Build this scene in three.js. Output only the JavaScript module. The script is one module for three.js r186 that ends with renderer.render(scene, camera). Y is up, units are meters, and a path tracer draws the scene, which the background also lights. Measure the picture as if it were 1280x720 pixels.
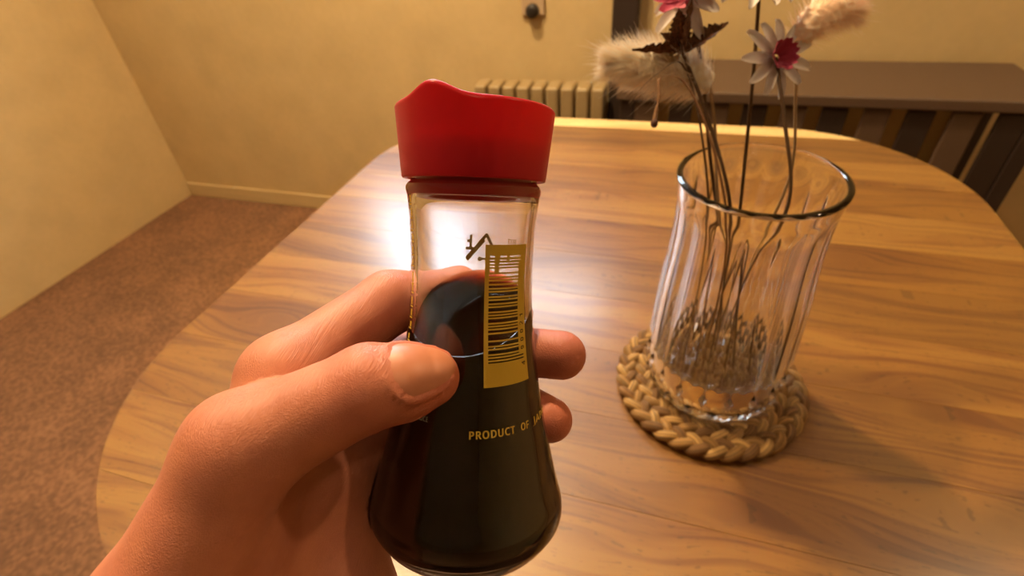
import * as THREE from 'three';
import { mergeGeometries } from 'three/addons/utils/BufferGeometryUtils.js';
import { RoundedBoxGeometry } from 'three/addons/geometries/RoundedBoxGeometry.js';

// ---------------------------------------------------------------- camera, sky, exposure
const scene = new THREE.Scene();
const R = (d) => d * Math.PI / 180;
const camera = new THREE.PerspectiveCamera(2 * Math.atan(360 / 640) * 180 / Math.PI, 16 / 9, 0.02, 30);
camera.position.set(0, 1.18, 0);
camera.rotation.set(R(-39), 0, R(-5), 'YXZ');
camera.focus = 0.148; camera.userData.fStop = 16;
scene.background = new THREE.Color(0.72, 0.86, 1.0);             // overcast evening sky behind the window
scene.backgroundIntensity = 26;
const renderer = new THREE.WebGLRenderer({ antialias: true });
renderer.shadowMap.enabled = true;
renderer.toneMapping = THREE.LinearToneMapping;
renderer.toneMappingExposure = 0.95;
const LAMP_COLOR = new THREE.Color(1.0, 0.70, 0.38);
const LAMPS = [   // u, w on the ceiling, candela, label
  [-0.75, -1.02, 13, 'recessed round ceiling lamp close to the window'],
  [-0.85, -0.42, 6.5, 'recessed round ceiling lamp beside the left edge of the table'],
  [1.2, -0.9, 3, 'recessed round ceiling lamp right of the table'],
  [0.45, 0.6, .7, 'recessed round ceiling lamp right above the viewer'],
];

// ---------------------------------------------------------------- helpers
let seed = 7;
const rnd = () => { seed = (seed + 0x6d2b79f5) | 0; let t = Math.imul(seed ^ (seed >>> 15), 1 | seed); t = (t + Math.imul(t ^ (t >>> 7), 61 | t)) ^ t; return ((t ^ (t >>> 14)) >>> 0) / 4294967296; };
const V = (x, y, z) => new THREE.Vector3(x, y, z);
const TH = R(20), CU = Math.cos(TH), SU = Math.sin(TH);            // the room stands turned 20 degrees: u runs along the far wall, w towards the viewer
const room = (u, y, w) => V(u * CU - w * SU, y, u * SU + w * CU);
const put = (o, u, y, w) => { o.position.copy(room(u, y, w)); o.rotation.y = -TH; return o; };
const used = new Map();
const numbered = (n) => { const k = used.get(n) ?? 0; used.set(n, k + 1); return k ? n + '_' + String(k).padStart(3, '0') : n; };
function mesh(name, geo, mat, parent = scene, data) {
  const m = new THREE.Mesh(geo, mat);
  m.name = numbered(name); m.castShadow = m.receiveShadow = true;
  if (data) Object.assign(m.userData, data);
  parent.add(m); return m;
}
function thing(name, label, category, group) {
  const g = new THREE.Group(); g.name = numbered(name);
  g.userData = { label, category, ...(group ? { group } : {}) };
  scene.add(g); return g;
}
const box = (sx, sy, sz, x = 0, y = 0, z = 0) => new THREE.BoxGeometry(sx, sy, sz).translate(x, y, z);
const rbox = (sx, sy, sz, r, x = 0, y = 0, z = 0) => new RoundedBoxGeometry(sx, sy, sz, 2, r).translate(x, y, z);
const std = (o) => new THREE.MeshStandardMaterial(o);
const phy = (o) => new THREE.MeshPhysicalMaterial(o);
const lin = (r, g, b) => new THREE.Color().setRGB(r, g, b);
const hash = (x, y, s) => { let h = Math.imul(x, 374761393) + Math.imul(y, 668265263) + Math.imul(s, 974634777); h = Math.imul(h ^ (h >>> 13), 1274126177); return ((h ^ (h >>> 16)) >>> 0) / 4294967296; };
const sm = (t) => t * t * (3 - 2 * t), mix = (a, b, t) => a + (b - a) * t, clamp = (x, a, b) => Math.min(b, Math.max(a, x));
const sstep = (a, b, x) => sm(clamp((x - a) / (b - a), 0, 1));
function noise(x, y, px, py, s) {                                    // value noise that repeats after px, py cells
  const ix = Math.floor(x), iy = Math.floor(y), fx = sm(x - ix), fy = sm(y - iy), m = (a, n) => ((a % n) + n) % n;
  const a = hash(m(ix, px), m(iy, py), s), b = hash(m(ix + 1, px), m(iy, py), s), c = hash(m(ix, px), m(iy + 1, py), s), d = hash(m(ix + 1, px), m(iy + 1, py), s);
  return mix(mix(a, b, fx), mix(c, d, fx), fy);
}
const noise3 = (x, y, z, s) => { const i = Math.floor(z), f = sm(z - i); return mix(noise(x, y, 4096, 4096, s + i * 17), noise(x, y, 4096, 4096, s + (i + 1) * 17), f); };
function texture(w, h, fn, srgb = true) {
  const d = new Uint8Array(w * h * 4);
  for (let y = 0; y < h; y++) for (let x = 0; x < w; x++) { const c = fn(x / w, y / h), k = (y * w + x) * 4; for (let i = 0; i < 4; i++) d[k + i] = i < c.length ? clamp(c[i], 0, 1) * 255 : 255; }
  const t = new THREE.DataTexture(d, w, h); t.wrapS = t.wrapT = THREE.RepeatWrapping; t.magFilter = THREE.LinearFilter; t.minFilter = THREE.LinearMipmapLinearFilter; t.generateMipmaps = true;
  if (srgb) t.colorSpace = THREE.SRGBColorSpace;
  t.needsUpdate = true; return t;
}
function grid(nu, nv, fn, closeU = false) {                          // a surface of (nu+1) x (nv+1) points, fn(u, v) -> Vector3
  const p = [], uv = [], idx = [];
  for (let j = 0; j <= nv; j++) for (let i = 0; i <= nu; i++) { const q = fn(i / nu, j / nv); p.push(q.x, q.y, q.z); uv.push(i / nu, j / nv); }
  for (let j = 0; j < nv; j++) for (let i = 0; i < nu; i++) { const a = j * (nu + 1) + i, b = a + 1, c = a + nu + 1, d = c + 1; idx.push(a, b, d, a, d, c); }
  const g = new THREE.BufferGeometry();
  g.setAttribute('position', new THREE.Float32BufferAttribute(p, 3)); g.setAttribute('uv', new THREE.Float32BufferAttribute(uv, 2)); g.setIndex(idx); g.computeVertexNormals();
  if (closeU) { const n = g.attributes.normal; for (let j = 0; j <= nv; j++) { const a = j * (nu + 1), b = a + nu, q = V(n.getX(a) + n.getX(b), n.getY(a) + n.getY(b), n.getZ(a) + n.getZ(b)).normalize(); n.setXYZ(a, q.x, q.y, q.z); n.setXYZ(b, q.x, q.y, q.z); } }
  return g;
}
function tube(pts, r0, r1, seg = 24, rad = 7) {                       // a stem of changing thickness with rounded ends
  const c = new THREE.CatmullRomCurve3(pts), f = c.computeFrenetFrames(seg, false);
  return grid(rad, seg + 2, (u, v) => {
    const k = clamp(v * (seg + 2) - 1, 0, seg), t = k / seg, i = Math.round(k), end = (v === 0 || v === 1) ? 0.02 : 1, r = (typeof r0 === 'function' ? r0(t) : mix(r0, r1, t)) * end, a = u * 2 * Math.PI;
    return c.getPoint(t).addScaledVector(f.normals[i], Math.cos(a) * r).addScaledVector(f.binormals[i], Math.sin(a) * r);
  }, true);
}
function hermite(xs, ys) {                                            // smooth curve through measured points
  const n = xs.length, d = ys.map((_, i) => i === 0 ? (ys[1] - ys[0]) / (xs[1] - xs[0]) : i === n - 1 ? (ys[n - 1] - ys[n - 2]) / (xs[n - 1] - xs[n - 2]) : (ys[i + 1] - ys[i - 1]) / (xs[i + 1] - xs[i - 1]));
  return (x) => { let i = 0; while (i < n - 2 && x > xs[i + 1]) i++; const h = xs[i + 1] - xs[i], t = clamp((x - xs[i]) / h, 0, 1), t2 = t * t, t3 = t2 * t; return (2 * t3 - 3 * t2 + 1) * ys[i] + (t3 - 2 * t2 + t) * h * d[i] + (3 * t2 - 2 * t3) * ys[i + 1] + (t3 - t2) * h * d[i + 1]; };
}

// ---------------------------------------------------------------- materials
function woodTexture(s, base, dark) {                                 // grain runs along x; 1.1 m x 0.12 m
  return texture(1024, 256, (x, y) => {
    const warp = (noise(x * 6, y * 3, 6, 3, s) - .5) * .34 + (noise(x * 17, y * 5, 17, 5, s + 1) - .5) * .08, yy = y + warp;
    const broad = noise(x * 4, yy * 7, 4, 7, s + 2), streak = noise(x * 10, yy * 36, 10, 36, s + 3), fine = noise(x * 42, yy * 120, 42, 120, s + 4), pore = noise(x * 150, yy * 128, 150, 128, s + 5);
    let t = sstep(.45, .95, broad) * .45 + sstep(.48, .95, streak) * .5 + (fine - .5) * .22;
    t = clamp(t, 0, 1); const p = pore > .86 ? .86 : 1, hue = noise(x * 3, yy * 4, 3, 4, s + 6) - .5;
    return [0, 1, 2].map((i) => mix(base[i], dark[i], t) * p * (1 + hue * [.10, .16, .22][i]));
  });
}
const woodMat = (s, base, dark) => phy({ map: woodTexture(s, base, dark), roughness: .45, clearcoat: 1, clearcoatRoughness: .25 });
const boardMats = [
  woodMat(11, [.56, .39, .155], [.40, .23, .085]), woodMat(23, [.51, .34, .12], [.35, .195, .07]),
  woodMat(37, [.59, .425, .18], [.43, .26, .10]), woodMat(53, [.50, .34, .125], [.35, .205, .075]),
];
const rimSheenWood = woodMat(71, [.93, .80, .55], [.84, .68, .42]);  // far edge board: grazing reflection along the rim painted in as a pale tone
const wallMat = std({ map: texture(256, 256, (x, y) => { const n = .97 + .05 * noise(x * 12, y * 12, 12, 12, 90) + .02 * noise(x * 64, y * 64, 64, 64, 91); return [.80 * n, .70 * n, .50 * n]; }), roughness: .9 });
const carpetMat = std({ map: texture(512, 512, (x, y) => { const n = .8 + .3 * noise(x * 128, y * 128, 128, 128, 95) + .15 * noise(x * 9, y * 9, 9, 9, 96); return [.50 * n, .36 * n, .25 * n]; }), roughness: 1 });
const darkWood = std({ color: lin(.035, .022, .016), roughness: .5 });
const brownWood = std({ color: lin(.12, .075, .045), roughness: .55 });
const ceilMat = std({ color: lin(.75, .70, .60), roughness: .9 });
const radMat = std({ color: lin(.36, .26, .125), roughness: .45 });
const whiteMat = std({ color: lin(.72, .70, .66), roughness: .4 });
const glassMat = phy({ color: 0xffffff, roughness: .0, transmission: 1, thickness: .002, ior: 1.5 });
const soyMat = phy({ color: 0xffffff, roughness: 0, transmission: 1, thickness: .03, ior: 1.37, attenuationColor: lin(.24, .04, .015), attenuationDistance: .004 });
const redMat = phy({ color: lin(.66, .008, .018), roughness: .9, transmission: .45, thickness: 0, specularIntensity: .3, clearcoat: .7, clearcoatRoughness: .25 });
const goldInk = { color: lin(.60, .38, .03), roughness: .45, metalness: 0 };

// ---------------------------------------------------------------- room shell
const S = { kind: 'structure' };
const BW = -1.76, LW = -2.35, RW = 1.95, FW = 4.6, H = 2.45, T = .16;
const uvMetres = (g) => { const p = g.attributes.position, n = g.attributes.normal, uv = g.attributes.uv; for (let i = 0; i < p.count; i++) { const ax = Math.abs(n.getX(i)), ay = Math.abs(n.getY(i)), az = Math.abs(n.getZ(i)); if (ay > ax && ay > az) uv.setXY(i, p.getX(i), p.getZ(i)); else if (ax > az) uv.setXY(i, p.getZ(i), p.getY(i)); else uv.setXY(i, p.getX(i), p.getY(i)); } return g; };
put(mesh('floor', uvMetres(box(RW - LW + 2 * T, .12, FW - BW + 2 * T, (LW + RW) / 2, -.06, (FW + BW) / 2)), carpetMat, scene, S), 0, 0, 0);
put(mesh('ceiling', box(RW - LW + 2 * T, .12, FW - BW + 2 * T, (LW + RW) / 2, .06, (FW + BW) / 2), ceilMat, scene, S), 0, H, 0);
const WIN = [-1.38, -.20, 1.42, 2.14];
{
  const s = new THREE.Shape([[LW - T, 0], [RW + T, 0], [RW + T, H], [LW - T, H]].map((p) => new THREE.Vector2(...p)));
  s.holes.push(new THREE.Path([[WIN[0], WIN[2]], [WIN[0], WIN[3]], [WIN[1], WIN[3]], [WIN[1], WIN[2]]].map((p) => new THREE.Vector2(...p))));
  put(mesh('wall_back', new THREE.ExtrudeGeometry(s, { depth: T, bevelEnabled: false }).translate(0, 0, -T), wallMat, scene, S), 0, 0, BW);
}
put(mesh('wall_left', uvMetres(box(T, H, FW - BW, -T / 2, H / 2, (FW - BW) / 2)), wallMat, scene, S), LW, 0, BW);
put(mesh('wall_right', uvMetres(box(T, H, FW - BW, T / 2, H / 2, (FW - BW) / 2)), wallMat, scene, S), RW, 0, BW);
put(mesh('wall_front', uvMetres(box(RW - LW + 2 * T, H, T, (LW + RW) / 2, H / 2, T / 2)), wallMat, scene, S), 0, 0, FW);
put(mesh('baseboard_back', rbox(1.64, .07, .012, .004, -1.52, .035, .006), wallMat, scene, S), 0, 0, BW);
put(mesh('trim_1', rbox(.078, H, .05, .006, 0, H / 2, .025), darkWood, scene, S), -.191, 0, BW);     // dark timber post on the wall
{ // window above the radiator
  const g = new THREE.Group(); g.name = 'window_1'; g.userData = { kind: 'structure' }; scene.add(g); put(g, (WIN[0] + WIN[1]) / 2, WIN[2], BW);
  const w = WIN[1] - WIN[0], h = WIN[3] - WIN[2];
  mesh('window_frame', mergeGeometries([rbox(w, .045, .06, .005, 0, .0225, -.09), rbox(w, .045, .06, .005, 0, h - .0225, -.09), rbox(.045, h, .06, .005, -w / 2 + .0225, h / 2, -.09), rbox(.045, h, .06, .005, w / 2 - .0225, h / 2, -.09), rbox(.06, h, .06, .005, 0, h / 2, -.09)]), whiteMat, g);
  const pane = phy({ color: 0xffffff, roughness: 0, transmission: 1, thickness: 0, ior: 1.5 });
  for (const s of [-1, 1]) mesh('pane', box(w / 2 - .05, h - .06, .004, s * w / 4, h / 2, -.09), pane, g);
  mesh('window_sill', rbox(w + .1, .025, .2, .006, 0, -.0125, .0), whiteMat, g);
}
{ // unseen half curtain, added to cut the window reflection at lower right
  const g = thing('added_half_curtain', 'unseen short beige curtain added to dim the lower right half of the window', 'curtain'); put(g, -.49, 1.425, BW + .02);
  const wave = (u) => Math.sin(u * 60) * .008 + Math.sin(u * 23 + 1) * .005, cl = [];
  for (const s of [0, .0015]) cl.push(grid(120, 6, (u, v) => V(mix(-.29, .29, u), mix(0, .315, v), wave(u) * (1 - .4 * v) + s)));
  mesh('cloth', mergeGeometries(cl), std({ color: lin(.35, .25, .13), roughness: 1, side: THREE.DoubleSide }), g);
  mesh('curtain_rod', new THREE.CylinderGeometry(.006, .006, .60, 12).rotateZ(Math.PI / 2).translate(0, .318, .001), darkWood, g);
}

// ---------------------------------------------------------------- ceiling lamps
for (const [u, w, cd, label] of LAMPS) {
  const g = thing('ceiling_lamp', label, 'lamp', 'recessed ceiling lamps'); put(g, u, H, w);
  mesh('trim_ring', new THREE.TorusGeometry(.05, .009, 10, 36).rotateX(Math.PI / 2).translate(0, -.004, 0), whiteMat, g);
  mesh('lamp_face', new THREE.CylinderGeometry(.043, .043, .006, 32).translate(0, -.003, 0), std({ color: 0x222222, emissive: LAMP_COLOR, emissiveIntensity: 12 }), g).castShadow = false;
  const l = new THREE.SpotLight(LAMP_COLOR, cd, 0, R(78), .5, 2); l.name = 'lamp_light'; l.position.set(0, -.02, 0); l.target.position.set(0, -2, 0); l.castShadow = true; l.shadow.radius = 2; l.shadow.mapSize.set(1024, 1024); l.shadow.camera.near = .02;
  g.add(l); g.add(l.target);
}

// ---------------------------------------------------------------- things along the far wall
{
  const g = thing('radiator', 'beige column radiator with upright ribs below the window', 'radiator'); put(g, -.455, .1, BW + .07);
  const n = 9, pitch = .05;
  const geo = mergeGeometries([rbox(.043, .53, .085, .010, 0, .265, 0), rbox(.05, .05, .04, .012, 0, .06, 0), rbox(.05, .05, .04, .012, 0, .475, 0)]);
  for (let i = 0; i < n; i++) mesh('rib', geo, radMat, g).position.x = (i - (n - 1) / 2) * pitch;
  for (const s of [-1, 1]) mesh('foot', rbox(.03, .1, .06, .006, s * .2, -.05, 0), radMat, g);
}
{
  const g = thing('wall_thermostat', 'small pale wall plate with a dark round knob above the radiator', 'thermostat'); put(g, -.485, .88, BW);
  mesh('plate', rbox(.075, .12, .012, .004, 0, 0, .006), std({ color: lin(.50, .36, .22), roughness: .5 }), g);
  mesh('knob', new THREE.LatheGeometry([[0, 0], [.021, 0], [.021, .012], [.018, .02], [.008, .022], [0, .022]].map((p) => new THREE.Vector2(...p)), 28).rotateX(Math.PI / 2).translate(0, -.045, .012), std({ color: lin(.02, .014, .01), roughness: .5 }), g);
}
{
  const g = thing('slatted_cabinet', 'low dark brown cabinet with an upright slatted front against the wall', 'cabinet'); put(g, .27, 0, BW + .17);
  mesh('top', rbox(1.0, .03, .3, .006, .06, .685, 0), brownWood, g);
  for (const x of [-.41, .53]) for (const z of [-.12, .12]) mesh('leg', rbox(.04, .67, .04, .005, x, .335, z), darkWood, g);
  for (let i = 0; i < 10; i++) mesh('slat', rbox(.06, .57, .014, .004, -.36 + i * .0933, .38, .13), i % 2 ? darkWood : brownWood, g);
  mesh('rail', rbox(.92, .03, .02, .004, .06, .1, .118), brownWood, g);
}

// ---------------------------------------------------------------- table: boards with rounded corners
const TU = [-.578, .46], TW = [-1.096, -.05], TR = .28, TY = .75;
{
  const uc = (TU[0] + TU[1]) / 2, wc = (TW[0] + TW[1]) / 2, hu = (TU[1] - TU[0]) / 2, hw = (TW[1] - TW[0]) / 2;
  const g = thing('dining_table', 'square wooden dining table of warm brown boards with large rounded corners', 'table'); put(g, uc, 0, wc);
  const half = (w) => { const a = Math.abs(w) - (hw - TR); return a <= 0 ? hu : hu - TR + Math.sqrt(Math.max(0, TR * TR - a * a)); };
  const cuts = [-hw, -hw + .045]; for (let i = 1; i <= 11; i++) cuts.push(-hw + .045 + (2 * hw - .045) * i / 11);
  for (let b = 0; b < cuts.length - 1; b++) {
    const a0 = cuts[b] + .0002, a1 = cuts[b + 1] - .0002, right = [], left = [];
    for (let k = 0; k <= 14; k++) { const w = mix(a0, a1, k / 14), h = Math.max(.02, half(w) - .003); right.push(new THREE.Vector2(h, -w)); left.push(new THREE.Vector2(-h, -w)); }
    const s = new THREE.Shape([...right.reverse(), ...left]);
    const geo = new THREE.ExtrudeGeometry(s, { depth: .03, bevelEnabled: true, bevelThickness: .0012, bevelSize: .0003, bevelSegments: 1 }).rotateX(-Math.PI / 2).translate(0, TY - .0312, 0);
    const off = rnd(), p = geo.attributes.position, uv = geo.attributes.uv, n = geo.attributes.normal;
    for (let i = 0; i < p.count; i++) uv.setXY(i, p.getX(i) / 1.1 + off, (Math.abs(n.getY(i)) > .5 ? p.getZ(i) - a0 : p.getY(i)) / .12 + off * 3);
    mesh('board', geo, b === 0 ? rimSheenWood : boardMats[Math.floor(rnd() * 4)], g);
  }
  for (const sx of [-1, 1]) { mesh('apron', rbox(.02, .07, .66, .003, sx * .40, TY - .067, 0), boardMats[1], g); mesh('apron', rbox(.66, .07, .02, .003, 0, TY - .067, sx * .40), boardMats[1], g); }
  for (const sx of [-1, 1]) for (const sz of [-1, 1]) mesh('leg', new THREE.CylinderGeometry(.034, .024, TY - .032, 20).translate(sx * .37, (TY - .032) / 2, sz * .37), boardMats[1], g);
}

// ---------------------------------------------------------------- coaster and vase
const VX = .1942, VZ = -.3411;
{
  const g = thing('woven_coaster', 'round coaster of thick braided straw rope under the glass vase', 'coaster'); g.position.set(VX, TY, VZ);
  const straw = [[.31, .165, .045], [.20, .095, .025], [.39, .225, .07]].map((c, i) => std({ map: texture(256, 64, (x, y) => { const f = noise(x * 8, y * 40, 8, 40, 200 + i) * .5 + .68; return c.map((k) => Math.pow(k, 1 / 2.2) * f); }), roughness: .85 }));
  for (let ring = 0; ring < 5; ring++) {
    const rr = .0825 - ring * .0185, n = Math.round(rr * 2 * Math.PI / .042) , parts = [];
    for (let st = 0; st < 3; st++) {
      const pts = []; const N = n * 14;
      for (let i = 0; i < N; i++) { const a = i / N * 2 * Math.PI, ph = a * n / 1.0 + st * 2 * Math.PI / 3, x = Math.sin(ph) * .0062, y = Math.sin(2 * ph) * .0026; pts.push(V(Math.cos(a) * (rr + x), .0078 + y, Math.sin(a) * (rr + x))); }
      const c = new THREE.CatmullRomCurve3(pts, true);
      mesh('rope_strand', new THREE.TubeGeometry(c, N, .0053, 8, true), straw[(st + ring) % 3], g);
    }
  }
  mesh('backing', new THREE.CylinderGeometry(.088, .088, .003, 64).translate(0, .0018, 0), straw[1], g);
}
{
  const g = thing('glass_vase', 'clear fluted glass vase standing on the woven coaster', 'vase'); g.position.set(VX, TY + .0152, VZ);
  const ro = hermite([0, .006, .018, .06, .12, .165, .20, .225], [.054, .064, .0675, .0652, .0622, .0585, .0580, .0612]);
  const N = 18, flute = (a, y) => 1 - .035 * sstep(.004, .02, y) * (1 - sstep(.195, .215, y)) * Math.pow(Math.abs(Math.sin(a * N / 2)), .8) - .075 * sstep(.0, .008, y) * (1 - sstep(.04, .06, y)) * Math.max(Math.abs(Math.sin(a * N / 2 + y * 95)), Math.abs(Math.sin(a * N / 2 - y * 95)));
  const prof = [];
  for (let i = 0; i <= 4; i++) prof.push([.052 * i / 4, .002 * (1 - i / 4), 0]);
  for (let i = 1; i <= 110; i++) prof.push([0, .225 * i / 110, 1]);
  for (let i = 0; i <= 60; i++) prof.push([0, mix(.2265, .018, i / 60), 2]);
  for (let i = 1; i <= 6; i++) prof.push([.0565 * (1 - i / 6), .016, 3]);
  mesh('glass_body', grid(216, prof.length - 1, (u, v) => {
    const a = -u * 2 * Math.PI, [r, y, k] = prof[Math.round(v * (prof.length - 1))];
    const rad = k === 1 ? ro(y) * flute(a, y) : k === 2 ? ro(Math.min(y, .225)) - .0042 : r;
    return V(Math.cos(a) * rad, y, Math.sin(a) * rad);
  }, true), phy({ color: 0xffffff, roughness: .02, transmission: 1, thickness: .004, ior: 1.5 }), g);
}

// ---------------------------------------------------------------- dried bouquet
const MOUTH = V(VX, TY + .235, VZ);
const stemMat = std({ color: lin(.10, .055, .022), roughness: .8 });
const paleStem = std({ color: lin(.34, .22, .10), roughness: .8 });
function stemTo(end, dx, dz, g, r = .0012, m = stemMat) {              // from the inside of the vase through its mouth to a flower head
  const foot = V(VX - dx * .035, TY + .045, VZ - dz * .035), lip = V(VX + dx * .046, TY + .232, VZ + dz * .046);
  mesh('stem', tube([foot, foot.clone().lerp(lip, .5), lip, lip.clone().lerp(end, .55).add(V(0, .006, 0)), end], r * 1.2, r, 30, 7), m, g);
}
function plume(label, tip, mid, foot, count, rad, dx, dz, colors) {    // a soft seed head made of very many fine hairs
  const g = thing('grass_plume', label, 'dried grass');
  const c = new THREE.QuadraticBezierCurve3(foot, mid, tip), pos = [], col = [];
  const body = (t) => rad * .60 * Math.pow(Math.sin(Math.PI * clamp(t * .86 + .1, 0, 1)), .6);
  const core = tube(Array.from({ length: 14 }, (_, i) => c.getPoint(i / 13 * .93)), body, 0, 44, 26), cp = core.attributes.position, cc = [];
  for (let i = 0; i < cp.count; i++) { const q = V(cp.getX(i), cp.getY(i), cp.getZ(i)), o = c.getPoint(clamp((i / 27) / 46 * .93, 0, 1)), n = noise3(q.x * 420 + 900, q.y * 420, q.z * 420 + 900, 800); q.sub(o).multiplyScalar(.72 + .5 * n).add(o); cp.setXYZ(i, q.x, q.y, q.z); const k = colors[Math.floor(n * 2.99) % colors.length]; cc.push(...k); }
  core.setAttribute('color', new THREE.Float32BufferAttribute(cc, 3)); core.computeVertexNormals();
  mesh('seed_spike', core, std({ vertexColors: true, roughness: 1 }), g);
  for (let i = 0; i < count; i++) {
    const t = rnd() < .2 ? .86 + .1 * rnd() : Math.pow(rnd(), .85) * .95, o = c.getPoint(t), ax = c.getTangent(t), q = V(rnd() - .5, rnd() - .5, rnd() - .5).normalize();
    q.addScaledVector(ax, -q.dot(ax)).normalize();
    const lean = mix(.35, 1.5, t * t) + rnd() * .45 + (t > .86 ? rnd() * 2.5 : 0), L = rad * (.55 + .55 * rnd()) * (rnd() < .03 ? 1.5 : 1) * mix(1, .8, t), d = q.clone().addScaledVector(ax, lean).normalize();
    const side = V(rnd() - .5, rnd() - .5, rnd() - .5).cross(d).normalize(), bend = V(rnd() - .5, rnd() - .6, rnd() - .5).multiplyScalar(L * .3);
    o.addScaledVector(q, body(clamp(t, 0, .93)) * .55); const P = (s) => o.clone().addScaledVector(d, L * s).addScaledVector(bend, s * s), w = .00014 + .00010 * rnd();
    const k = colors[Math.floor(rnd() * colors.length)], a = [0, .4, .75, 1].map(P), up = d.clone().cross(side).normalize();
    for (const sd of [side, up]) for (let s = 0; s < 3; s++) {
      const w0 = w * (1 - s * .28), w1 = s === 2 ? 0 : w * (1 - (s + 1) * .28), A = a[s].clone().addScaledVector(sd, w0), B = a[s].clone().addScaledVector(sd, -w0), C = a[s + 1].clone().addScaledVector(sd, -w1), D = a[s + 1].clone().addScaledVector(sd, w1);
      for (const p of s === 2 ? [A, B, C] : [A, B, C, A, C, D]) { pos.push(p.x, p.y, p.z); col.push(...k); }
    }
  }
  const geo = new THREE.BufferGeometry(); geo.setAttribute('position', new THREE.Float32BufferAttribute(pos, 3)); geo.setAttribute('color', new THREE.Float32BufferAttribute(col, 3)); geo.computeVertexNormals();
  mesh('hairs', geo, phy({ vertexColors: true, roughness: .9, side: THREE.DoubleSide, transmission: .3, thickness: 0 }), g, { kind: 'stuff' });
  stemTo(foot, dx, dz, g, .0011, paleStem);
  return g;
}
const CREAM = [[.97, .92, .80], [.95, .86, .70], [.98, .95, .87]], PEACH = [[.94, .76, .56], [.90, .66, .45], [.95, .82, .65]];
plume('cream fluffy grass plume reaching left out of the bouquet, its tip nearest the bottle', V(.0905, 1.0655, -.397), V(.118, 1.066, -.390), V(.158, 1.049, -.378), 5200, .0235, -.7, .0, [...CREAM, CREAM[0], PEACH[0]]);
plume('peach fluffy grass plume drooping on the right side of the bouquet', V(.262, 1.085, -.395), V(.236, 1.097, -.39), V(.213, 1.075, -.375), 1500, .018, .6, -.2, PEACH);

function blade(len, wid, curl, teeth, twist) {                          // a dry leaf with jagged edges, folded along its rib
  return [0, .0004].map((s) => grid(12, 26, (u, v) => {
    const e = (u - .5) * 2, jag = 1 + teeth * (Math.abs(((v * 9) % 1) - .5) - .25) * Math.abs(e), w = wid * Math.sin(Math.PI * Math.pow(clamp(v, .02, .99), .8)) * jag;
    const x = e * w * Math.cos(twist * v), y = Math.abs(e) * w * .55 + curl * v * v * len + s + Math.sin(v * 23 + e * 4) * wid * .06;
    return V(x, y, v * len);
  }));
}
function orient(geo, from, to, roll = 0) { const m = new THREE.Matrix4().lookAt(to, from, V(0, 1, 0)); return geo.applyMatrix4(new THREE.Matrix4().makeRotationZ(roll)).applyMatrix4(m.setPosition(from)); }
const dryLeaf = std({ map: texture(128, 256, (x, y) => { const n = noise(x * 14, y * 30, 14, 30, 300), r = Math.abs(x - .5) < .04 ? 1.3 : 1; return [.42 * (.6 + .6 * n) * r, .27 * (.6 + .6 * n) * r, .16 * (.6 + .6 * n) * r]; }), roughness: .9, side: THREE.DoubleSide });
{
  const g = thing('dried_leaf_sprig', 'brown withered leaf sprig with jagged curled leaves lying over the cream plume', 'dried leaf');
  const hub = V(.1335, 1.0735, -.3755);
  for (const [tip, len, wid, curl, roll] of [[V(.094, 1.0765, -.368), .038, .0085, .10, .5], [V(.108, 1.0905, -.370), .026, .006, .15, -.9], [V(.1265, 1.100, -.371), .030, .0075, .1, .9], [V(.143, 1.108, -.376), .036, .008, .2, -.4], [V(.160, 1.085, -.372), .032, .009, .2, .3]])
    mesh('leaf', mergeGeometries(blade(len, wid, curl, .9, .5).map((b) => orient(b, hub, tip, roll))), dryLeaf, g);
  stemTo(hub, -.6, .25, g, .0013);
}
const petalWhite = phy({ color: lin(.80, .74, .68), roughness: .7, side: THREE.DoubleSide, transmission: .25, thickness: 0 }), petalPink = phy({ color: lin(.50, .045, .11), roughness: .7, side: THREE.DoubleSide, transmission: .2, thickness: 0 });
function flower(label, hub, face, rad, dx, dz, phase, inner = .42) {
  const g = thing('dried_flower', label, 'flower');
  const q = new THREE.Quaternion().setFromUnitVectors(V(0, 1, 0), face.clone().normalize());
  for (let i = 0; i < 11; i++) {
    const a = i / 11 * 2 * Math.PI + phase, L = rad * (.85 + .3 * rnd()), w = rad * .16, lift = .1 + .35 * rnd();
    mesh('petal', mergeGeometries([0, .0003].map((s) => grid(6, 14, (u, v) => { const e = (u - .5) * 2, ww = w * Math.sqrt(Math.sin(Math.PI * clamp(v * .86 + .1, 0, .995))); return V(e * ww, e * e * w * .5 + lift * v * v * L + s - .3 * v * v * v * L, .003 + v * L); }).rotateY(a).applyQuaternion(q).translate(hub.x, hub.y, hub.z))), petalWhite, g);
  }
  for (let i = 0; i < 7; i++) {
    const a = i / 7 * 2 * Math.PI + phase + .4, L = rad * inner, w = rad * (.10 + inner * .17);
    mesh('inner_petal', mergeGeometries([0, .0003].map((s) => grid(6, 10, (u, v) => { const e = (u - .5) * 2, ww = w * Math.sqrt(Math.sin(Math.PI * clamp(v * .84 + .12, 0, .995))); return V(e * ww, e * e * w * .6 + .8 * v * L + s, .002 + v * L * .8); }).rotateY(a).applyQuaternion(q).translate(hub.x, hub.y, hub.z))), petalPink, g);
  }
  stemTo(hub, dx, dz, g, .0013);
}
flower('white flower with a magenta centre at the left of the bouquet above the withered leaf', V(.141, 1.1065, -.398), V(-.75, .45, .5), .029, -.6, -.5, .3, .7);
flower('white flower with a magenta centre at the middle top of the bouquet', V(.186, 1.112, -.392), V(.1, .9, .45), .027, -.1, -.4, .1);
flower('white flower with a magenta centre facing the front low in the bouquet', V(.196, 1.068, -.366), V(.25, .45, .85), .025, .2, .6, .9);
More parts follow.
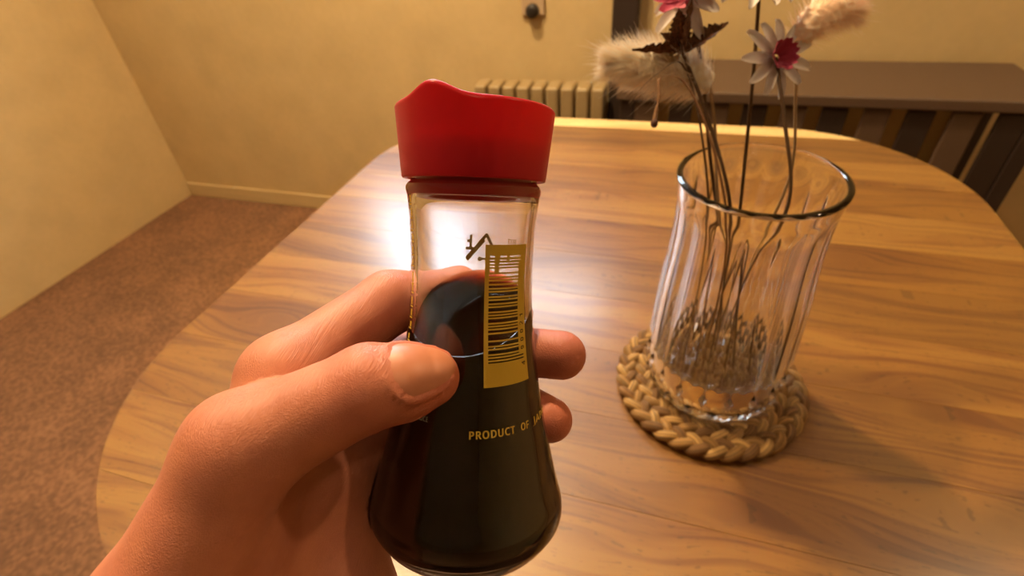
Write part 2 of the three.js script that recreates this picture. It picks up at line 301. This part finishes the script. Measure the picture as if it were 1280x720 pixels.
{
  const g = thing('bare_stem', 'thin bare brown stem arching down to the left below the cream plume', 'dried stem');
  mesh('stem', tube([V(VX - .03, TY + .06, VZ + .02), V(VX - .043, TY + .232, VZ + .012), V(.1297, 1.0698, -.3676), V(.1126, 1.0658, -.3605), V(.099, 1.0588, -.3522), V(.0905, 1.0515, -.3470)], .0011, .0003, 46, 7), stemMat, g);
}
{
  const g = thing('drooping_bud', 'small brown bud hanging at the end of a short drooping stem', 'dried bud');
  mesh('stem', tube([V(VX - .022, TY + .06, VZ + .03), V(VX - .036, TY + .232, VZ + .028), V(.128, 1.062, -.3555), V(.1128, 1.064, -.3556), V(.1112, 1.056, -.348), V(.1070, 1.0412, -.3381)], (t) => t > .8 ? mix(.0011, .0017, (t - .8) * 5) : .0010, 0, 46, 7), std({ color: lin(.22, .11, .045), roughness: .8 }), g);
  mesh('bud', new THREE.SphereGeometry(.0025, 16, 12).scale(1, 1.2, 1).translate(.1067, 1.0402, -.3371), std({ color: lin(.09, .035, .02), roughness: .7 }), g);
}

// ---------------------------------------------------------------- the bottle (built in metres around its own axis, y up from the base)
const POS = V(-.022381, 1.009543, -.083289), QUAT = new THREE.Quaternion(-.258183, -.022197, -.056476, .964188);
const UP = V(-.097445, .860304, .500381);                              // gravity's up, seen from the tilted bottle
const rOut = hermite([0, 2, 5, 9, 14, 20, 27, 35, 44, 54, 64, 74, 84, 94, 104, 110.5], [23.8, 26.42, 28.83, 31.04, 31.2, 29.54, 27.73, 25.75, 23.7, 21.93, 20.39, 19.23, 18.7, 18.67, 19.12, 19.75]);
const rIn = (s) => s < 14 ? Math.min(rOut(14) - 2, 20 + 9.2 * Math.sqrt(clamp(1 - ((14 - s) / 9.8) ** 2, 0, 1))) : rOut(s) - 2;
const bottle = thing('sauce_bottle', 'glass soy sauce bottle with a red cap and gold print, held in the hand', 'bottle');
bottle.position.copy(POS); bottle.quaternion.copy(QUAT);
const mm = (pts, seg = 160) => new THREE.LatheGeometry(pts.map(([r, y]) => new THREE.Vector2(r / 1000, y / 1000)), seg);
{
  const p = [[0, 1.4], [12, 1.2], [20, .5], [22.5, .05]];
  for (let s = .3; s <= 110.5; s += s < 20 ? .8 : 2) p.push([rOut(s), s]);
  p.push([20.1, 111.6], [20.25, 112.4], [20.2, 113.2], [19.8, 114.0], [19.2, 114.5], [18.9, 114.7], [18.8, 115.6], [18.8, 121], [18.5, 121.7], [17.9, 121.7], [17.6, 121], [17.6, 114], [17.55, 111]);
  for (let s = 108; s >= 6; s -= s < 20 ? .8 : 2) p.push([Math.min(17.5 + (108 - s) * .3, rIn(s)), s]);
  p.push([20, 4.3], [10, 4.4], [0, 4.5]);
  mesh('glass_body', mm(p), glassMat, bottle);
}
const LEVEL = 65.4;                                                    // the liquid's surface: UP . p = LEVEL
{
  const N = 128, K = 60, top = [];
  const rl = (s) => rIn(Math.max(s, 4.4)) + .15;
  for (let i = 0; i < N; i++) {
    const a = i / N * 2 * Math.PI; let lo = 20, hi = 108;
    for (let k = 0; k < 40; k++) { const s = (lo + hi) / 2, r = rl(s); if (UP.x * r * Math.cos(a) + UP.y * s + UP.z * r * Math.sin(a) < LEVEL) lo = s; else hi = s; }
    top.push(lo);
  }
  const wall = grid(N, K + 4, (u, v) => {
    const i = Math.round(u * N) % N, a = i / N * 2 * Math.PI, j = Math.round(v * (K + 4));
    if (j < 4) { const r = 20 * j / 4; return V(Math.cos(a) * r, 4.3, Math.sin(a) * r).multiplyScalar(.001); }
    const s = mix(4.4, top[i] + .7, Math.pow((j - 4) / K, 1.25)), r = rl(s); return V(Math.cos(a) * r, s, Math.sin(a) * r).multiplyScalar(.001);
  }, true);
  const surf = grid(N, 24, (u, v) => {                                 // a plane that climbs a little where it meets the glass
    const i = Math.round(u * N) % N, a = i / N * 2 * Math.PI, f = 1 - Math.pow(1 - v, 1.7), s = top[i], r = rl(s), c = V(0, LEVEL / UP.y, 0), e = V(Math.cos(a) * r, s, Math.sin(a) * r), q = c.lerp(e, f);
    const up = .7 * Math.exp(-(1 - f) * r / .8); if (v === 1) { const s2 = s + .7, r2 = rl(s2); return V(Math.cos(a) * r2, s2, Math.sin(a) * r2).multiplyScalar(.001); }
    return q.addScaledVector(V(0, 1, 0), up).multiplyScalar(.001);
  }, true);
  const flip = (g) => { const i = g.index.array; for (let k = 0; k < i.length; k += 3) { const t = i[k]; i[k] = i[k + 1]; i[k + 1] = t; } g.computeVertexNormals(); return g; };
  mesh('soy_sauce', mergeGeometries([flip(wall), surf]), soyMat, bottle, { label: 'dark brown soy sauce filling the lower half' });
}
{ // red cap: a flared open cup with a sunken deck and two pouring lips
  const rb = 21.4, rt = 23.5, hb = 115.6, hr = 136;
  const lip = (a) => { const f = (c) => { let d = Math.atan2(Math.sin(a - c), Math.cos(a - c)); return Math.exp(-((d / .28) ** 2)); }; return f(R(115)) + f(R(115) + Math.PI); };
  const out = (s, h) => mix(rb, rt, clamp((s - hb) / (hr - hb), 0, 1.15));
  const rows = [(a, h) => [0, 126.2], (a, h) => [10, 126.2], (a, h) => [19.6, 126.2], (a, h) => [20.4, 125.4], (a, h) => [20.1, 121], (a, h) => [20.0, 116.2], (a, h) => [20.3, 115.7], (a, h) => [20.8, hb - .2], (a, h) => [21.2, hb - .05], (a, h) => [rb, hb + .4]];
  for (let k = 1; k <= 12; k++) rows.push((a, h) => { const s = mix(hb + .4, h - 1.6, k / 12); return [out(s) + lip(a) * .5 * sstep(.5, 1, k / 12), s]; });
  for (const [dr, dh] of [[-.12, -1], [-.4, -.45], [-.8, -.12], [-1.3, 0], [-1.8, -.15], [-2.2, -.7], [-2.4, -1.5]]) rows.push((a, h) => [out(h) + lip(a) * .5 + dr, h + dh]);
  for (let k = 1; k <= 6; k++) rows.push((a, h) => { const s = mix(h - 1.5, 128.4, k / 6); return [out(s) - 2.3 + lip(a) * .4 * (1 - k / 6), s]; });
  rows.push((a) => [19.5, 127.9], (a) => [14, 128.6 - lip(a) * .6], (a) => [8, 130], (a) => [3, 130.6], (a) => [0, 130.7]);
  const geo = grid(180, rows.length - 1, (u, v) => { const a = u * 2 * Math.PI, [r, s] = rows[Math.round(v * (rows.length - 1))](a, hr + 3.3 * lip(a)); return V(Math.cos(-a + 0) * r, s, -Math.sin(-a) * r).multiplyScalar(.001); }, true);
  const ix = geo.index.array; for (let k = 0; k < ix.length; k += 3) { const t = ix[k]; ix[k] = ix[k + 1]; ix[k + 1] = t; } geo.computeVertexNormals();
  const cap = mesh('cap', geo, redMat, bottle);
  mesh('stopper', mm([[14, 111.4], [16.4, 110.9], [17.4, 111.1], [17.9, 111.5], [17.9, 114.4], [17.3, 115], [17.3, 120], [16, 126.5], [13, 126.5], [13, 112], [14, 111.4]], 96), phy({ color: lin(.48, .004, .010), roughness: .35 }), cap);
}
// ---- print on the glass, each print a thin film that follows the glass
function film(name, a0, a1, s0, s1, map, off = .1) {
  const nu = 40, nv = 24;
  const geo = grid(nu, nv, (u, v) => { const a = R(mix(a0, a1, u)), s = mix(s0, s1, v), r = rOut(s) + off; return V(Math.cos(a) * r, s, Math.sin(a) * r).multiplyScalar(.001); });
  const m = phy({ ...goldInk, alphaMap: map, alphaTest: .5, side: THREE.DoubleSide });
  return mesh(name, geo, m, bottle);
}
function ink(w, h, draw) { const c = document.createElement('canvas'); c.width = w; c.height = h; const x = c.getContext('2d'); x.fillStyle = '#000'; x.fillRect(0, 0, w, h); x.fillStyle = '#fff'; x.strokeStyle = '#fff'; draw(x, w, h); const t = new THREE.CanvasTexture(c); t.magFilter = THREE.LinearFilter; return t; }
{
  const W = 512, HH = 1280;                                            // barcode panel, 44 degrees x 39.7 mm
  film('barcode_print', 75.2, 31.5, 57.96, 97.7, ink(W, HH, (x, w, h) => {
    x.fillRect(0, 0, w, h); x.fillStyle = '#000';
    const top = .075 * h, bot = .845 * h, x0 = .085 * w, x1 = .77 * w;
    let y = top; const wd = [2, 1, 1, 1, 3, 2, 1, 2, 2, 1, 3, 1, 2, 1, 3, 1, 1, 3, 1, 1, 2, 5, 3, 1, 3, 1, 1.2, 1.2], sum = wd.reduce((a, b) => a + b) + wd.length * 1.5;
    const unit = (bot - top) / sum;
    wd.forEach((d, i) => {
      const hh = d * unit, long = i > wd.length - 3 ? .9 * w : x1;
      if (i < 2) { x.fillRect(x0 + .01 * w, y, .10 * w, hh * .7); x.fillRect(x0 + .22 * w, y, .15 * w, hh * .7); x.fillRect(x0 + .44 * w, y, .30 * w, hh * .7); }
      else if (i < 5) { x.fillRect(x0 + .01 * w, y, .10 * w, hh); x.fillRect(x0 + .2 * w, y, x1 - x0 - .2 * w, hh); }
      else x.fillRect(x0, y, long - x0, hh);
      y += hh + 1.5 * unit;
    });
    x.font = 'bold 74px sans-serif'; x.textBaseline = 'middle';
    const digit = (s, yy) => { x.save(); x.translate(.88 * w, yy); x.rotate(-Math.PI / 2); x.fillText(s, 0, 0); x.restore(); };
    digit('4', .885 * h); digit('9', .77 * h); digit('0', .71 * h); digit('0', .65 * h); digit('2', .59 * h); digit('1', .53 * h);
  }));
  film('lettering', 87.2, -12, 43.75, 46.65, ink(2048, 160, (x, w, h) => {
    x.font = 'bold 168px sans-serif'; x.textBaseline = 'alphabetic';
    for (const [t, a, b] of [['PRODUCT', .011, .36], ['OF', .412, .505], ['JAPAN', .565, .90]]) { const n = x.measureText(t).width; x.save(); x.translate(a * w, 142); x.scale((b - a) * w / n, 1); x.fillText(t, 0, 0); x.restore(); }
  }), .1);
  film('small_lettering', 128, 111, 47.2, 49.2, ink(512, 128, (x, w, h) => { x.font = '120px sans-serif'; x.fillText('SAUCE', 20, 108); }), .1).material.color = lin(.30, .26, .18);
  // the front label seen from behind, through the glass: roof sign, small cross strokes, lettering
  film('emblem_print', -102, -62, 88.5, 98.9, ink(512, 400, (x, w, h) => {
    x.lineWidth = 62; x.beginPath(); x.moveTo(.02 * w, .86 * h); x.lineTo(.50 * w, .20 * h); x.stroke();
    x.lineWidth = 42; x.beginPath(); x.moveTo(.40 * w, .28 * h); x.lineTo(.58 * w, .04 * h); x.lineTo(.82 * w, .56 * h); x.lineTo(.98 * w, .9 * h); x.stroke();
    x.lineWidth = 36; x.beginPath(); x.moveTo(.0, .50 * h); x.lineTo(.26 * w, .50 * h); x.moveTo(.14 * w, .06 * h); x.lineTo(.13 * w, .5 * h); x.moveTo(.14 * w, .26 * h); x.lineTo(.04 * w, .26 * h); x.stroke();
    x.beginPath(); x.arc(.40 * w, .84 * h, 30, 0, 7); x.fill(); x.fillRect(.36 * w, .8 * h, .3 * w, 24);
  }), .1);
  film('side_lettering', -58, -36, 95.4, 98, ink(512, 128, (x, w, h) => { x.font = 'bold 110px sans-serif'; x.save(); x.translate(w, 0); x.scale(-1, 1); x.fillText('SAUCE', 30, 104); x.restore(); }), .1);
  film('side_print', 157, 149, 63, 112, ink(64, 640, (x, w, h) => { for (let i = 0; i < 13; i++) { const hh = 18 + 22 * hash(i, 3, 4), y = 20 + i * 48; x.fillRect(6 + 20 * hash(i, 1, 2), y, 30, hh); x.fillRect(4, y + hh + 4, 52, 6); } }), .1);
}

// ---------------------------------------------------------------- the hand: one skin meshed from a field of tapered bones, in the bottle's frame (mm)
const BONES = {
  palm: [
    [[-75, -42, 46], [-69.9, -24.2, 56.1], 17, 16], [[-69, -50, 38], [-75, -36, 50], 17, 17],
    [[-71.7, -28, 52], [-52.7, 54, 13], 15, 12], [[-72, -34, 48], [-56, 36, 10.1], 15, 12.5], [[-70, -42, 44], [-45.4, 20.8, 2.5], 15, 12], [[-66, -50, 36], [-39.9, 4.6, 1.1], 14, 11],
    [[-39.9, 4.6, 1.1], [-35, -18, 14.7], 11.5, 14], [[-35, -18, 14.7], [-52, -38, 28], 14.5, 16], [[-52, -38, 28], [-70, -50, 42], 16, 17],
    [[-52.7, 56.7, 13], [-56, 36.8, 10.1], 11.5, 12], [[-56, 36.8, 10.1], [-45.4, 20.8, 2.5], 12, 11.5], [[-45.4, 20.8, 2.5], [-39.9, 4.6, 1.1], 11.5, 11],
    [[-69.9, -24.2, 54], [-71, 7.1, 47], 16, 16], [[-71, 7.1, 47], [-53, 47, 38], 16, 13], [[-62, 12, 34], [-58, 44, 24], 12, 8],
    [[-75, -42, 46], [-120, -150, 96], 20, 26], [[-66.8, -50, 38], [-106, -150, 88], 18, 25], [[-120, -150, 96], [-155, -240, 150], 26, 34],
  ],
  thumb: [[[-53, 47, 38.5], [-23, 61.8, 32.6], 13, 10.6], [[-23, 61.8, 32.6], [-14.5, 62.6, 31.0], 10.6, 9.4], [[-14.5, 62.6, 31.0], [-8.2, 63.4, 28.6], 9.4, 7.6]],
  index: [[[-52.7, 56.7, 13], [-28.4, 75, -12], 12, 10.4], [[-28.4, 75, -12], [-7.3, 76.8, -28.0], 10.2, 9], [[-7.3, 76.8, -28.0], [12.9, 69.4, -26], 9, 7.8]],
  middle: [[[-56, 36.8, 10.1], [-26.5, 50.6, -25.4], 12, 10.4], [[-26.5, 50.6, -25.4], [4.2, 54.5, -31.8], 10.4, 9.4], [[4.2, 54.5, -31.8], [31.5, 55.2, -23.8], 9.4, 8.9]],
  ring: [[[-45.4, 20.8, 2.5], [-18.9, 35.2, -32], 11.5, 9.8], [[-18.9, 35.2, -32], [9.1, 36.6, -33], 9.8, 8.8], [[9.1, 36.6, -33], [27.9, 32.8, -17.5], 8.8, 8.0]],
  little: [[[-39.9, 4.6, 1.1], [-25.2, 16, -29], 10.5, 8.8], [[-25.2, 16, -29], [-.2, 17.3, -37], 8.8, 8], [[-.2, 17.3, -37], [19.8, 16.4, -31.5], 8, 7]],
};
const cap = (p, [a, b, ra, rb]) => {
  const bx = b[0] - a[0], by = b[1] - a[1], bz = b[2] - a[2], px = p[0] - a[0], py = p[1] - a[1], pz = p[2] - a[2], h = clamp((px * bx + py * by + pz * bz) / (bx * bx + by * by + bz * bz), 0, 1);
  return Math.hypot(px - bx * h, py - by * h, pz - bz * h) - mix(ra, rb, h);
};
const smin = (a, b, k) => { const h = Math.max(k - Math.abs(a - b), 0) / k; return Math.min(a, b) - h * h * k * .25; };
let folds = [];
function field(p, plain) {
  let palm = 1e3; for (const b of BONES.palm) palm = smin(palm, cap(p, b), 8);
  let d = palm;
  for (const f of ['thumb', 'index', 'middle', 'ring', 'little']) {
    let e = 1e3; for (const b of BONES[f]) e = smin(e, cap(p, b), 3);
    if (f === 'thumb' && !plain && e < 6) for (const c of folds) e = smin(e, Math.hypot(p[0] - c[0], p[1] - c[1], p[2] - c[2]) - c[3], 1.0);
    d = Math.min(d, smin(palm, e, f === 'thumb' ? 7 : 5));
  }
  // skin relief: fine uneven folds
  const b = Math.hypot(p[0], p[2]) - rOut(clamp(p[1], 0, 110)) - .25;
  if (p[1] > -6 && p[1] < 118) d = Math.max(d, -b * .97);                 // flesh flattens where it presses on the glass
  return d;
}
const THUMB_N = V(.10, .70, .70).normalize();                              // where the back of the thumb faces
const tA = V(-24, 61.7, 32.8), tB = V(-4.6, 63.9, 27.4), tDir = tB.clone().sub(tA).normalize();
const tN = THUMB_N.clone().addScaledVector(tDir, -THUMB_N.dot(tDir)).normalize(), tS = tDir.clone().cross(tN).normalize();
function onThumb(t, ang) {                                                 // skin point under the nail at length t (mm from tA) and angle round the thumb
  const o = tA.clone().addScaledVector(tDir, t), d = tN.clone().multiplyScalar(Math.cos(ang)).addScaledVector(tS, Math.sin(ang));
  let lo = 0, hi = 18; for (let k = 0; k < 30; k++) { const m = (lo + hi) / 2, q = o.clone().addScaledVector(d, m); if (field([q.x, q.y, q.z], true) < 0) lo = m; else hi = m; }
  return [o.addScaledVector(d, lo), d];
}
const NAIL = { t0: 5.2, t1: 22.8, a: .88 };
const nailHalf = (v) => NAIL.a * Math.pow(clamp(1 - Math.pow(Math.abs(v * 2 - 1), 3.2), 0, 1), .5);
{
  for (const s of [-1, 1]) for (let i = 0; i <= 90; i++) { const v = i / 90 * .93, [q, d] = onThumb(mix(NAIL.t0, NAIL.t1, v), s * (nailHalf(v) + .07)); q.addScaledVector(d, -.58); folds.push([q.x, q.y, q.z, .62 * (1 - .5 * Math.pow(v, 4))]); }
}
{
  const cs = 1.35, lo = [-176, -262, -58], hi = [48, 96, 190], n = lo.map((l, i) => Math.ceil((hi[i] - l) / cs));
  const [nx, ny, nz] = n, val = new Float32Array((nx + 1) * (ny + 1) * (nz + 1)).fill(99), id = (i, j, k) => (k * (ny + 1) + j) * (nx + 1) + i;
  // coarse pass finds where the skin can be
  const B = 6;
  for (let k = 0; k <= nz; k += B) for (let j = 0; j <= ny; j += B) for (let i = 0; i <= nx; i += B) {
    const h = B * cs / 2, d = field([lo[0] + i * cs + h, lo[1] + j * cs + h, lo[2] + k * cs + h], true);
    const near = Math.abs(d) < B * cs * 1.15 + 3;
    for (let c = k; c < Math.min(k + B, nz + 1); c++) for (let b = j; b < Math.min(j + B, ny + 1); b++) for (let a = i; a < Math.min(i + B, nx + 1); a++) val[id(a, b, c)] = near ? field([lo[0] + a * cs, lo[1] + b * cs, lo[2] + c * cs]) : d;
  }
  const vid = new Map(), pos = [], idx = [], edges = [[0, 1], [0, 2], [0, 4], [1, 3], [1, 5], [2, 3], [2, 6], [3, 7], [4, 5], [4, 6], [5, 7], [6, 7]];
  const grad = (p) => { const e = .25, g = [0, 1, 2].map((i) => { const a = [...p], b = [...p]; a[i] += e; b[i] -= e; return field(a) - field(b); }), l = Math.hypot(...g) || 1; return [g[0] / l, g[1] / l, g[2] / l, l / (2 * e)]; };
  const nor = [], col = [], uv = [];
  const cell = (i, j, k) => (k * ny + j) * nx + i;
  for (let k = 0; k < nz; k++) for (let j = 0; j < ny; j++) for (let i = 0; i < nx; i++) {
    const v = []; let m = 0; for (let c = 0; c < 8; c++) { v.push(val[id(i + (c & 1), j + ((c >> 1) & 1), k + (c >> 2))]); if (v[c] < 0) m |= 1 << c; }
    if (m === 0 || m === 255) continue;
    let x = 0, y = 0, z = 0, cnt = 0;
    for (const [a, b] of edges) if ((v[a] < 0) !== (v[b] < 0)) { const t = v[a] / (v[a] - v[b]); x += mix(a & 1, b & 1, t); y += mix((a >> 1) & 1, (b >> 1) & 1, t); z += mix(a >> 2, b >> 2, t); cnt++; }
    let p = [lo[0] + (i + x / cnt) * cs, lo[1] + (j + y / cnt) * cs, lo[2] + (k + z / cnt) * cs];
    let g = grad(p); const d = field(p); p = p.map((q, a) => q - g[a] * clamp(d, -.6, .6)); g = grad(p);
    vid.set(cell(i, j, k), pos.length / 3); pos.push(p[0] / 1000, p[1] / 1000, p[2] / 1000); nor.push(g[0], g[1], g[2]);
    // skin colour: blotches, redder over joints and finger ends
    let red = 0; for (const [f, s] of [['thumb', 2], ['index', 2], ['middle', 2], ['ring', 2], ['little', 2]]) { const b = BONES[f]; const e = b[s][1], pj = b[0][1]; red = Math.max(red, Math.exp(-((Math.hypot(p[0] - e[0], p[1] - e[1], p[2] - e[2]) / 13) ** 2)), .7 * Math.exp(-((Math.hypot(p[0] - pj[0], p[1] - pj[1], p[2] - pj[2]) / 12) ** 2))); }
    const bl = noise3(p[0] * .16 + 50, p[1] * .16 + 90, p[2] * .16 + 70, 500) * .6 + noise3(p[0] * .6 + 90, p[1] * .6 + 200, p[2] * .6 + 90, 510) * .4, kk = .88 + .24 * bl;
    col.push(.56 * kk, mix(.198, .135, red) * kk * (.94 + .12 * bl), mix(.105, .07, red) * kk);
    uv.push(p[0] / 10 + p[2] * .03, p[1] / 10 + p[2] * .08);
  }
  for (let k = 1; k < nz; k++) for (let j = 1; j < ny; j++) for (let i = 1; i < nx; i++) {
    const a = val[id(i, j, k)] < 0;
    const quad = (c, b) => { const q = c.map((t) => vid.get(cell(...t))); if (q.some((t) => t === undefined)) return; if (b) idx.push(q[0], q[1], q[2], q[0], q[2], q[3]); else idx.push(q[0], q[2], q[1], q[0], q[3], q[2]); };
    if (a !== (val[id(i + 1, j, k)] < 0)) quad([[i, j - 1, k - 1], [i, j, k - 1], [i, j, k], [i, j - 1, k]], a);
    if (a !== (val[id(i, j + 1, k)] < 0)) quad([[i - 1, j, k - 1], [i - 1, j, k], [i, j, k], [i, j, k - 1]], a);
    if (a !== (val[id(i, j, k + 1)] < 0)) quad([[i - 1, j - 1, k], [i, j - 1, k], [i, j, k], [i - 1, j, k]], a);
  }
  const geo = new THREE.BufferGeometry();
  geo.setAttribute('position', new THREE.Float32BufferAttribute(pos, 3)); geo.setAttribute('normal', new THREE.Float32BufferAttribute(nor, 3)); geo.setAttribute('color', new THREE.Float32BufferAttribute(col, 3)); geo.setAttribute('uv', new THREE.Float32BufferAttribute(uv, 2)); geo.setIndex(idx);
  const skinBump = texture(512, 512, (x, y) => { const a = noise(x * 60, y * 60, 60, 60, 601), b = noise(x * 28 + a * .7, y * 44, 28, 44, 602), l = Math.abs(b - .5) * 2; const v = .4 * a + .6 * Math.min(1, l * 1.8); return [v, v, v]; }, false);
  const hand = mesh('person_hand', geo, phy({ vertexColors: true, roughness: .52, bumpMap: skinBump, bumpScale: .00008, sheen: .25, sheenRoughness: .5, sheenColor: lin(.9, .45, .3) }), scene, { label: 'bare hand holding the bottle, thumb across its front and fingers behind', category: 'hand' });
  hand.position.copy(POS); hand.quaternion.copy(QUAT);
  // the thumb nail
  const nail = [1, 0].map((s) => grid(20, 28, (u, v) => {
    const h = nailHalf(clamp(v, .004, .996)), e = (u - .5) * 2, [q, d] = onThumb(mix(NAIL.t0, NAIL.t1, v), e * h);
    const lift = s ? .16 + .16 * (1 - e * e) - .55 * Math.pow(1 - v, 6) : -.35; return q.addScaledVector(d, lift).multiplyScalar(.001);
  }));
  mesh('thumb_nail', mergeGeometries(nail), phy({ color: lin(.57, .215, .11), roughness: .42, clearcoat: .15, clearcoatRoughness: .4, side: THREE.DoubleSide }), hand, { label: 'smooth pale thumb nail' });
}

renderer.render(scene, camera);
